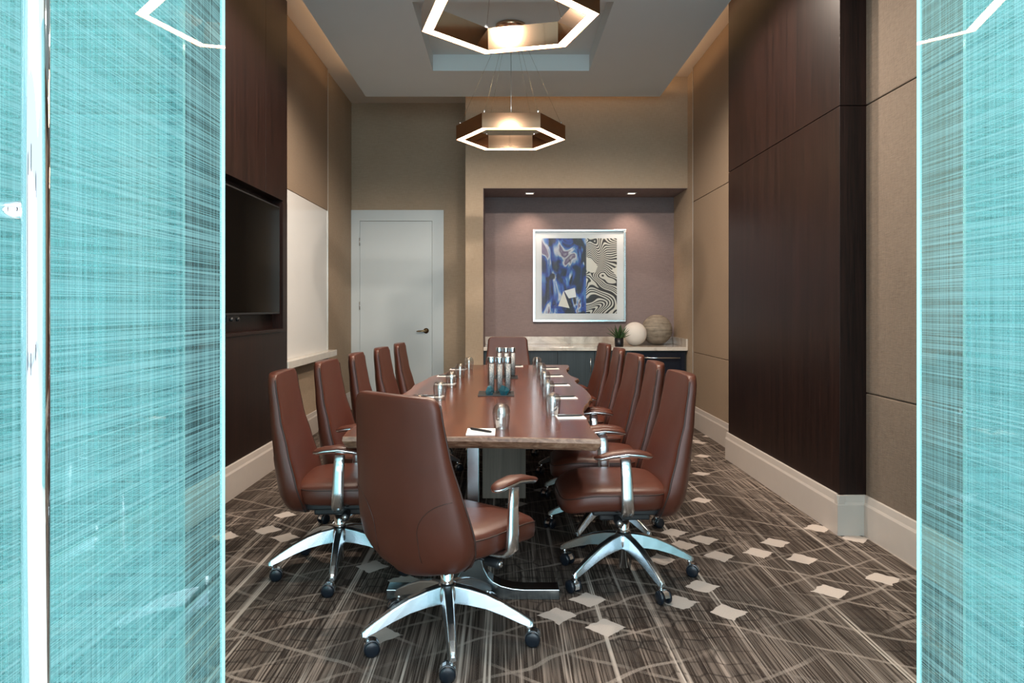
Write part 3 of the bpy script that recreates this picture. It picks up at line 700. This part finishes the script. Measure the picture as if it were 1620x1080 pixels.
def build_chair():
    ch = empty('office_chair')
    zs = [(0.318, 0.55), (0.322, 0.78), (0.332, 0.93), (0.35, 1), (0.38, 1), (0.42, 1), (0.47, 1), (0.53, 1), (0.60, 1), (0.68, 1), (0.76, 1), (0.84, 1), (0.91, 1), (0.945, 1), (0.967, 0.985), (0.980, 0.95), (0.985, 0.88)]
    b = MB(); b.smooth = True; b.rings([back_ring(z, s) for z, s in zs]); back = b.build('backrest', 'leather', ch)
    # piping along the rear and front edges of the shell
    def edge_path(sg_s, y_sign):
        pts = []
        zl = [0.345+i*(0.955-0.345)/26 for i in range(27)]
        for side in (1, -1):
            seq = zl if side == 1 else list(reversed(zl))
            for z in seq:
                r = back_ring(z); a = math.atan2(y_sign*0.36, 1) if side == 1 else PI-math.atan2(y_sign*0.36, 1)
                k = int(round((a % (2*PI))/(2*PI)*44)) % 44; p = r[k]; pts.append((p[0]*1.004, p[1], p[2]))
            if side == 1:
                for u in range(1, 12):
                    a0 = back_ring(0.967); f = 1-2*u/12; wv = lerp(HW, 0.985)
                    yy = (lerp(YF, 0.99) if y_sign > 0 else lerp(YR, 0.99)) + 0.012*(-y_sign) + (0.02)*(f*f-1)
                    pts.append((wv*f*0.985, yy, 0.9755 + 0.006*(1-f*f)))
        return pts
    for ys_ in (1,):
        p = MB(); p.tube(edge_path(0, ys_), 0.0042, 6); p.build('piping', 'piping', back)
    # curved stitch lines low on the shell
    for sd in (1, -1):
        pts = []
        for i in range(15):
            u = i/14; q_ = min(1, u/0.72)*PI/2; x = sd*(0.246-0.135*math.sin(q_)); z = 0.625-0.105*(1-math.cos(q_))-0.03*math.sin(q_)
            if u > 0.72: z -= 0.10*(u-0.72)/0.28
            r = back_ring(z); hwz = max(q[0] for q in r)
            cand = [q for q in r if q[1] < (lerp(YF, z)+lerp(YR, z))/2-0.01]
            cand.sort(key=lambda q: q[0])
            yy = None
            for q0, q1 in zip(cand, cand[1:]):
                if q0[0] <= x <= q1[0]: tt = (x-q0[0])/max(1e-6, q1[0]-q0[0]); yy = q0[1]+(q1[1]-q0[1])*tt; break
            if yy is not None: pts.append((x, yy-0.0004, z))
        if len(pts) > 3:
            p = MB(); p.tube(pts, 0.0013, 6); p.build('stitch_seam', 'piping', back)
    # seat
    def seat_ring(z, k, dip=0.0):
        pts = []
        for i in range(48):
            a = 2*PI*i/48; c, s = math.cos(a), math.sin(a); e = 0.48
            x = 0.260*k*math.copysign(abs(c)**e, c); y = 0.068+0.255*k*math.copysign(abs(s)**e, s)
            fr = max(0.0, (y-0.14)/0.16)
            pts.append((x, y, z - 0.030*fr*fr + dip*(abs(x)/0.25)**2))
        return pts
    b = MB(); b.smooth = True
    b.rings([seat_ring(0.380, 0.80), seat_ring(0.384, 0.93), seat_ring(0.398, 0.985), seat_ring(0.425, 1.0), seat_ring(0.452, 0.995), seat_ring(0.464, 0.975), seat_ring(0.474, 0.93), seat_ring(0.484, 0.80), seat_ring(0.486, 0.5), seat_ring(0.480, 0.2)])
    seat = b.build('seat', 'leather', ch)
    pr_ = seat_ring(0.457, 0.993); p = MB(); p.tube(pr_+pr_[:1], 0.0026, 6, cap=False); p.build('piping', 'piping', seat)
    # arms
    for sd in (1, -1):
        X = 0.292*sd
        b = MB(); b.smooth = True; rs = []
        path = [((0.13*sd), 0.03, 0.372, 0.030, 0.008), (0.22*sd, 0.035, 0.372, 0.030, 0.009), (0.272*sd, 0.038, 0.378, 0.028, 0.014), (X, 0.04, 0.400, 0.029, 0.017), (X, 0.042, 0.46, 0.028, 0.016), (X, 0.045, 0.55, 0.026, 0.014), (X, 0.05, 0.628, 0.024, 0.013)]
        for i, (x, y, z, wy, wt) in enumerate(path):
            a = Vector(path[max(i-1, 0)][:3]); c = Vector(path[min(i+1, len(path)-1)][:3]); t = (c-a).normalized(); nrm = t.cross(Vector((0, 1, 0))).normalized()
            rs.append([Vector((x, y, z))+Vector((0, 1, 0))*wy*math.copysign(abs(math.cos(q))**0.7, math.cos(q))+nrm*wt*math.copysign(abs(math.sin(q))**0.7, math.sin(q)) for q in [2*PI*k/14 for k in range(14)]])
        b.rings(rs); b.build('arm_post', 'chrome', ch)
        def pad(z0, z1, k, name, mat, par, prof):
            bb = MB(); bb.smooth = True; rr = []
            for u, hw_, zt in prof:
                yy = -0.072+0.262*u; zc = 0.640+0.018*math.sin(PI*min(1, u*1.15))-0.012*max(0, u-0.6)
                rr.append([(X+hw_*k*math.cos(q), yy, zc+(z1*zt if math.sin(q) > 0 else -z0*zt)*abs(math.sin(q))) for q in [2*PI*j/16 for j in range(16)]])
            bb.rings(rr); return bb.build(name, mat, par)
        prof = [(0, 0.006, 0.2), (0.02, 0.018, 0.6), (0.08, 0.030, 0.9), (0.2, 0.037, 1), (0.45, 0.040, 1), (0.7, 0.037, 1), (0.88, 0.028, 0.85), (0.97, 0.016, 0.5), (1.0, 0.005, 0.2)]
        low = pad(0.018, 0.003, 1.0, 'arm_shell', 'chrome', ch, prof)
        pad(-0.003, 0.016, 0.97, 'arm_pad', 'leather', ch, prof)
    # mechanism
    b = MB(); b.box(-0.135, 0.135, -0.14, 0.17, 0.333, 0.380); b.box(-0.085, 0.085, -0.11, 0.13, 0.296, 0.334); b.box(-0.16, 0.16, 0.0, 0.07, 0.352, 0.376)
    b.box(-0.045, 0.045, -0.20, -0.10, 0.335, 0.372)
    b.build('tilt_mechanism', 'black', ch, bevel=0.008)
    for sd in (1, -1):
        b = MB(); b.tube([(sd*0.06, 0.06, 0.325), (sd*0.15, 0.06, 0.322)], 0.007, 8)
        lv = b.build('lever', 'black', ch)
        k = MB(); k.tube([(sd*0.15, 0.06, 0.322), (sd*0.155, 0.06, 0.322), (sd*0.215, 0.06, 0.321), (sd*0.22, 0.06, 0.321)], [0.015, 0.019, 0.019, 0.015], 14)
        k.build('knob', 'black', lv)
        k = MB(); k.tube([(sd*0.2205, 0.06, 0.321), (sd*0.2225, 0.06, 0.321)], 0.012, 14); k.build('knob_cap', 'chrome', lv)
    b = MB(); b.lathe([(0.001, 0.044), (0.021, 0.046), (0.021, 0.16), (0.027, 0.162), (0.027, 0.298), (0.001, 0.298)], n=20); b.build('gas_lift', 'chrome2', ch)
    b = MB(); b.lathe([(0.024, 0.135), (0.040, 0.140), (0.046, 0.165), (0.044, 0.195), (0.036, 0.215), (0.028, 0.220)], n=24); b.build('base_hub', 'chrome', ch)
    return ch
def add_base(ch, ang):
    for k in range(5):
        a = ang+k*2*PI/5; d = Vector((math.cos(a), math.sin(a), 0)); s = Vector((-d.y, d.x, 0))
        b = MB(); rs = []
        for r, zt, zb, hw_ in ((0.030, 0.216, 0.146, 0.026), (0.09, 0.207, 0.143, 0.025), (0.16, 0.187, 0.132, 0.023), (0.23, 0.156, 0.110, 0.021), (0.29, 0.124, 0.086, 0.019), (0.330, 0.100, 0.072, 0.017), (0.342, 0.090, 0.074, 0.012)):
            c = d*r; rs.append([c+s*hw_*0.48+Vector((0,0,zt)), c+s*hw_*0.68+Vector((0,0,zt-0.005)), c+s*hw_+Vector((0,0,zb)), c-s*hw_+Vector((0,0,zb)), c-s*hw_*0.68+Vector((0,0,zt-0.005)), c-s*hw_*0.48+Vector((0,0,zt))])
        b.rings(rs); b.smooth = False
        leg = b.build('base_leg', 'legmetal', ch, bevel=0.0025)
        # caster: stem, hood, two wheels
        ca = a+1.1+k*1.7; ax = Vector((math.cos(ca), math.sin(ca), 0)); fw_ = Vector((-ax.y, ax.x, 0)); base = d*0.322; wc = base-fw_*0.018+Vector((0,0,0.0295))
        m = MB(); m.mat = 0
        m.tube([base+Vector((0,0,0.050)), base+Vector((0,0,0.084))], 0.009, 10)
        hoodp = []
        for i in range(9):
            q = PI*(-0.1+1.05*i/8); hoodp.append(wc+fw_*0.0315*math.cos(q)+Vector((0,0,0.0315*math.sin(q))))
        rsx = [[p+ax*0.012, p-ax*0.012, p-ax*0.012-(p-wc)*0.13, p+ax*0.012-(p-wc)*0.13] for p in hoodp]; m.rings(rsx)
        m.mat = 1
        for sg in (1, -1): m.tube([wc+ax*sg*0.0135, wc+ax*sg*0.016, wc+ax*sg*0.025, wc+ax*sg*0.029], [0.027, 0.0295, 0.0295, 0.022], 18)
        m.build('caster', ['chrome', 'rubber'], leg)
chair0 = build_chair()
first = True
def chair(x, y, rz, base_deg, label, group=None, dz=0.0):
    r = dup(chair0); r.location = (x, y, dz); r.rotation_euler = (0, 0, rz)
    add_base(r, math.radians(base_deg)-rz)
    tag(r, label, 'chair', group); return r
RG = 'brown leather chairs along the right side of the table'; LG = 'brown leather chairs along the left side of the table'
ordn = ['nearest the doorway', 'second from the doorway', 'third from the doorway', 'fourth from the doorway', 'farthest from the doorway']
for i, (x, y, t, bd) in enumerate([(0.575, 3.45, 2, 3), (0.585, 4.12, -3, 90), (0.600, 4.80, 2, 90), (0.595, 5.48, -2, 90), (0.585, 6.16, 3, 90)]):
    chair(x, y, PI/2+math.radians(t), bd, 'brown leather office chair on right side of table, ' + ordn[i], RG)
for i, (x, y, t, bd) in enumerate([(-0.815, 3.54, 3, 61), (-0.770, 4.21, -2, 90), (-0.730, 4.89, 2, 90), (-0.680, 5.57, -2, 90), (-0.635, 6.25, 0, 90)]):
    chair(x, y, -PI/2+math.radians(t), bd, 'brown leather office chair on left side of table, ' + ordn[i], LG)
chair(-0.225, 2.81, math.radians(-38), 62, 'brown leather office chair seen from behind at near end of table')
chair(0.035, 7.35, PI, 18, 'brown leather office chair at the far end of table, facing the doorway', dz=-0.0)
for o in [chair0]+list(chair0.children_recursive): bpy.data.objects.remove(o)

# ------------------------------------------------------------------ things on the table
gp = [(0.020, 0.1125), (0.001, 0.1125)]
def make_glass(x, y, label, group):
    out = [(0.0335, 0.0), (0.0345, 0.002), (0.0365, 0.02), (0.0395, 0.045), (0.0415, 0.07), (0.040, 0.09), (0.034, 0.105), (0.026, 0.113), (0.023, 0.1145), (0.001, 0.1145)]
    inn = [(0.001, 0.106), (0.022, 0.106), (0.031, 0.101), (0.0375, 0.088), (0.0395, 0.07), (0.0377, 0.045), (0.0348, 0.02), (0.0325, 0.002), (0.0335, 0.0)]
    global GLASS_ME
    if GLASS_ME is None:
        o = MB().lathe(out+inn, n=28).build('tumbler', 'glass'); GLASS_ME = o.data
    else:
        o = bpy.data.objects.new('tumbler', GLASS_ME); C.objects.link(o)
    o.location = (x, y, TT); return tag(o, label, 'glass', group)
GLASS_ME = None
GG = 'upturned tumblers on the table'
make_glass(-0.014, 3.31, 'upturned clear tumbler at near end of table, behind its notepad', GG)
for i, (x, y) in enumerate([(0.252, 3.72), (0.268, 4.40), (0.285, 5.06), (0.295, 5.74), (0.292, 6.42)]):
    make_glass(x, y, 'upturned clear tumbler on right side of table, ' + ordn[i], GG)
for i, (x, y) in enumerate([(-0.440, 3.66), (-0.390, 4.32), (-0.370, 5.00), (-0.353, 5.68), (-0.317, 6.38)]):
    make_glass(x, y, 'upturned clear tumbler on left side of table, ' + ordn[i], GG)
pad_me = None; pen_me = None
def pad(x, y, rz, sx, sy, where, rp):
    o = bx(-sx/2, sx/2, -sy/2, sy/2, 0, 0.004).build('notepad', 'paper'); o.location = (x, y, TT); o.rotation_euler = (0, 0, rz)
    tag(o, 'small white notepad on the table ' + where, 'notepad', 'notepads on the table')
    p = empty('pen', (x, y, TT+0.004)); p.rotation_euler = (0, 0, rp); tag(p, 'black pen lying on the notepad ' + where, 'pen', 'pens on the notepads')
    b = MB(); b.tube([(-0.066, 0, 0.0055), (-0.060, 0, 0.0055), (0.045, 0, 0.0055), (0.062, 0, 0.0055), (0.068, 0, 0.0055)], [0.004, 0.0055, 0.0055, 0.004, 0.001], 10); b.build('barrel', 'black', p)
    b = MB(); b.box(-0.062, -0.025, -0.0015, 0.0015, 0.0105, 0.012); b.build('clip', 'chrome', p)
pad(-0.105, 3.205, 0.0, 0.128, 0.16, 'at its near end', -0.75)
for i, (x, y) in enumerate([(0.335, 3.64), (0.372, 4.42), (0.392, 5.14), (0.400, 5.82), (0.42, 6.52)]):
    pad(x, y, 0.08, 0.145, 0.125, 'on right side, ' + ordn[i], 0.12)
for i, (x, y) in enumerate([(-0.455, 4.46), (-0.430, 5.20), (-0.470, 5.82), (-0.415, 6.45)]):
    pad(x, y, -0.08, 0.145, 0.125, 'on left side, ' + ordn[i+1], 0.3)
pad(0.10, 6.78, 0, 0.15, 0.12, 'at its far end', 0.1)

def bottle(x, y, label, group):
    r = empty('water_bottle', (x, y, TT+0.006)); tag(r, label, 'bottle', group)
    MB().lathe([(0.001, 0.0), (0.021, 0.0), (0.0235, 0.004), (0.0235, 0.195), (0.001, 0.195)], n=22).build('body', 'bottleglass', r)
    c = MB(); c.lathe([(0.001, 0.193), (0.0245, 0.193), (0.0248, 0.197), (0.0248, 0.228), (0.023, 0.232), (0.001, 0.232)], n=22); c.build('cap', 'cap', r)
    # printed band up the front and a clear liquid core
    b = MB(); b.smooth = True; rs = []
    for k in range(9):
        a = -PI/2+(-0.75+1.5*k/8)+0.25; rs.append([(0.0238*math.cos(a), 0.0238*math.sin(a), 0.012), (0.0242*math.cos(a), 0.0242*math.sin(a), 0.012), (0.0242*math.cos(a), 0.0242*math.sin(a), 0.188), (0.0238*math.cos(a), 0.0238*math.sin(a), 0.188)])
    b.rings(rs); b.build('printed_label', 'print', r)
    MB().lathe([(0.001, 0.005), (0.018, 0.005), (0.018, 0.170), (0.001, 0.170)], n=16).build('water', 'bottleglass', r)
for (cx, cy, w1, g1) in ((-0.033, 4.62, 'near', 'bottles on the near tray'), (0.012, 5.72, 'far', 'bottles on the far tray')):
    for dx, dy, nm in ((-0.054, 0.03, 'left'), (0.0, 0.0, 'middle'), (0.053, 0.03, 'right')):
        bottle(cx+dx, cy+dy, 'silver-capped glass water bottle, %s one on the %s black tray' % (nm, w1), g1)
    o = bx(-0.135, 0.095, -0.13, 0.12, 0, 0.006).build('tray', 'black', bevel=0.002); o.location = (cx, cy, TT)
    tag(o, 'thin black tray under the %s group of bottles on table' % w1, 'tray')
def gem(x, y, s, rz, label):
    b = MB(); pts = [[(0.6,0.5,0),(-0.5,0.6,0),(-0.7,-0.3,0),(0.3,-0.7,0)], [(0.9,0.2,0.7),(-0.1,0.9,0.8),(-0.8,0.0,0.6),(0.0,-0.85,0.75)], [(0.35,0.15,1.5),(-0.05,0.4,1.6),(-0.4,0,1.45),(0.0,-0.35,1.3)]]
    b.rings([[(p[0]*s, p[1]*s, p[2]*s) for p in r] for r in pts]); o = b.build('crystal_block', 'teal'); o.location = (x, y, TT+0.006); o.rotation_euler = (0, 0, rz)
    tag(o, label, 'ornament', 'crystal blocks on the near tray')
gem(-0.094, 4.53, 0.036, 0.4, 'teal faceted crystal block at left front of bottles')
gem(0.0, 4.525, 0.039, 1.6, 'teal faceted crystal block at right front of bottles')
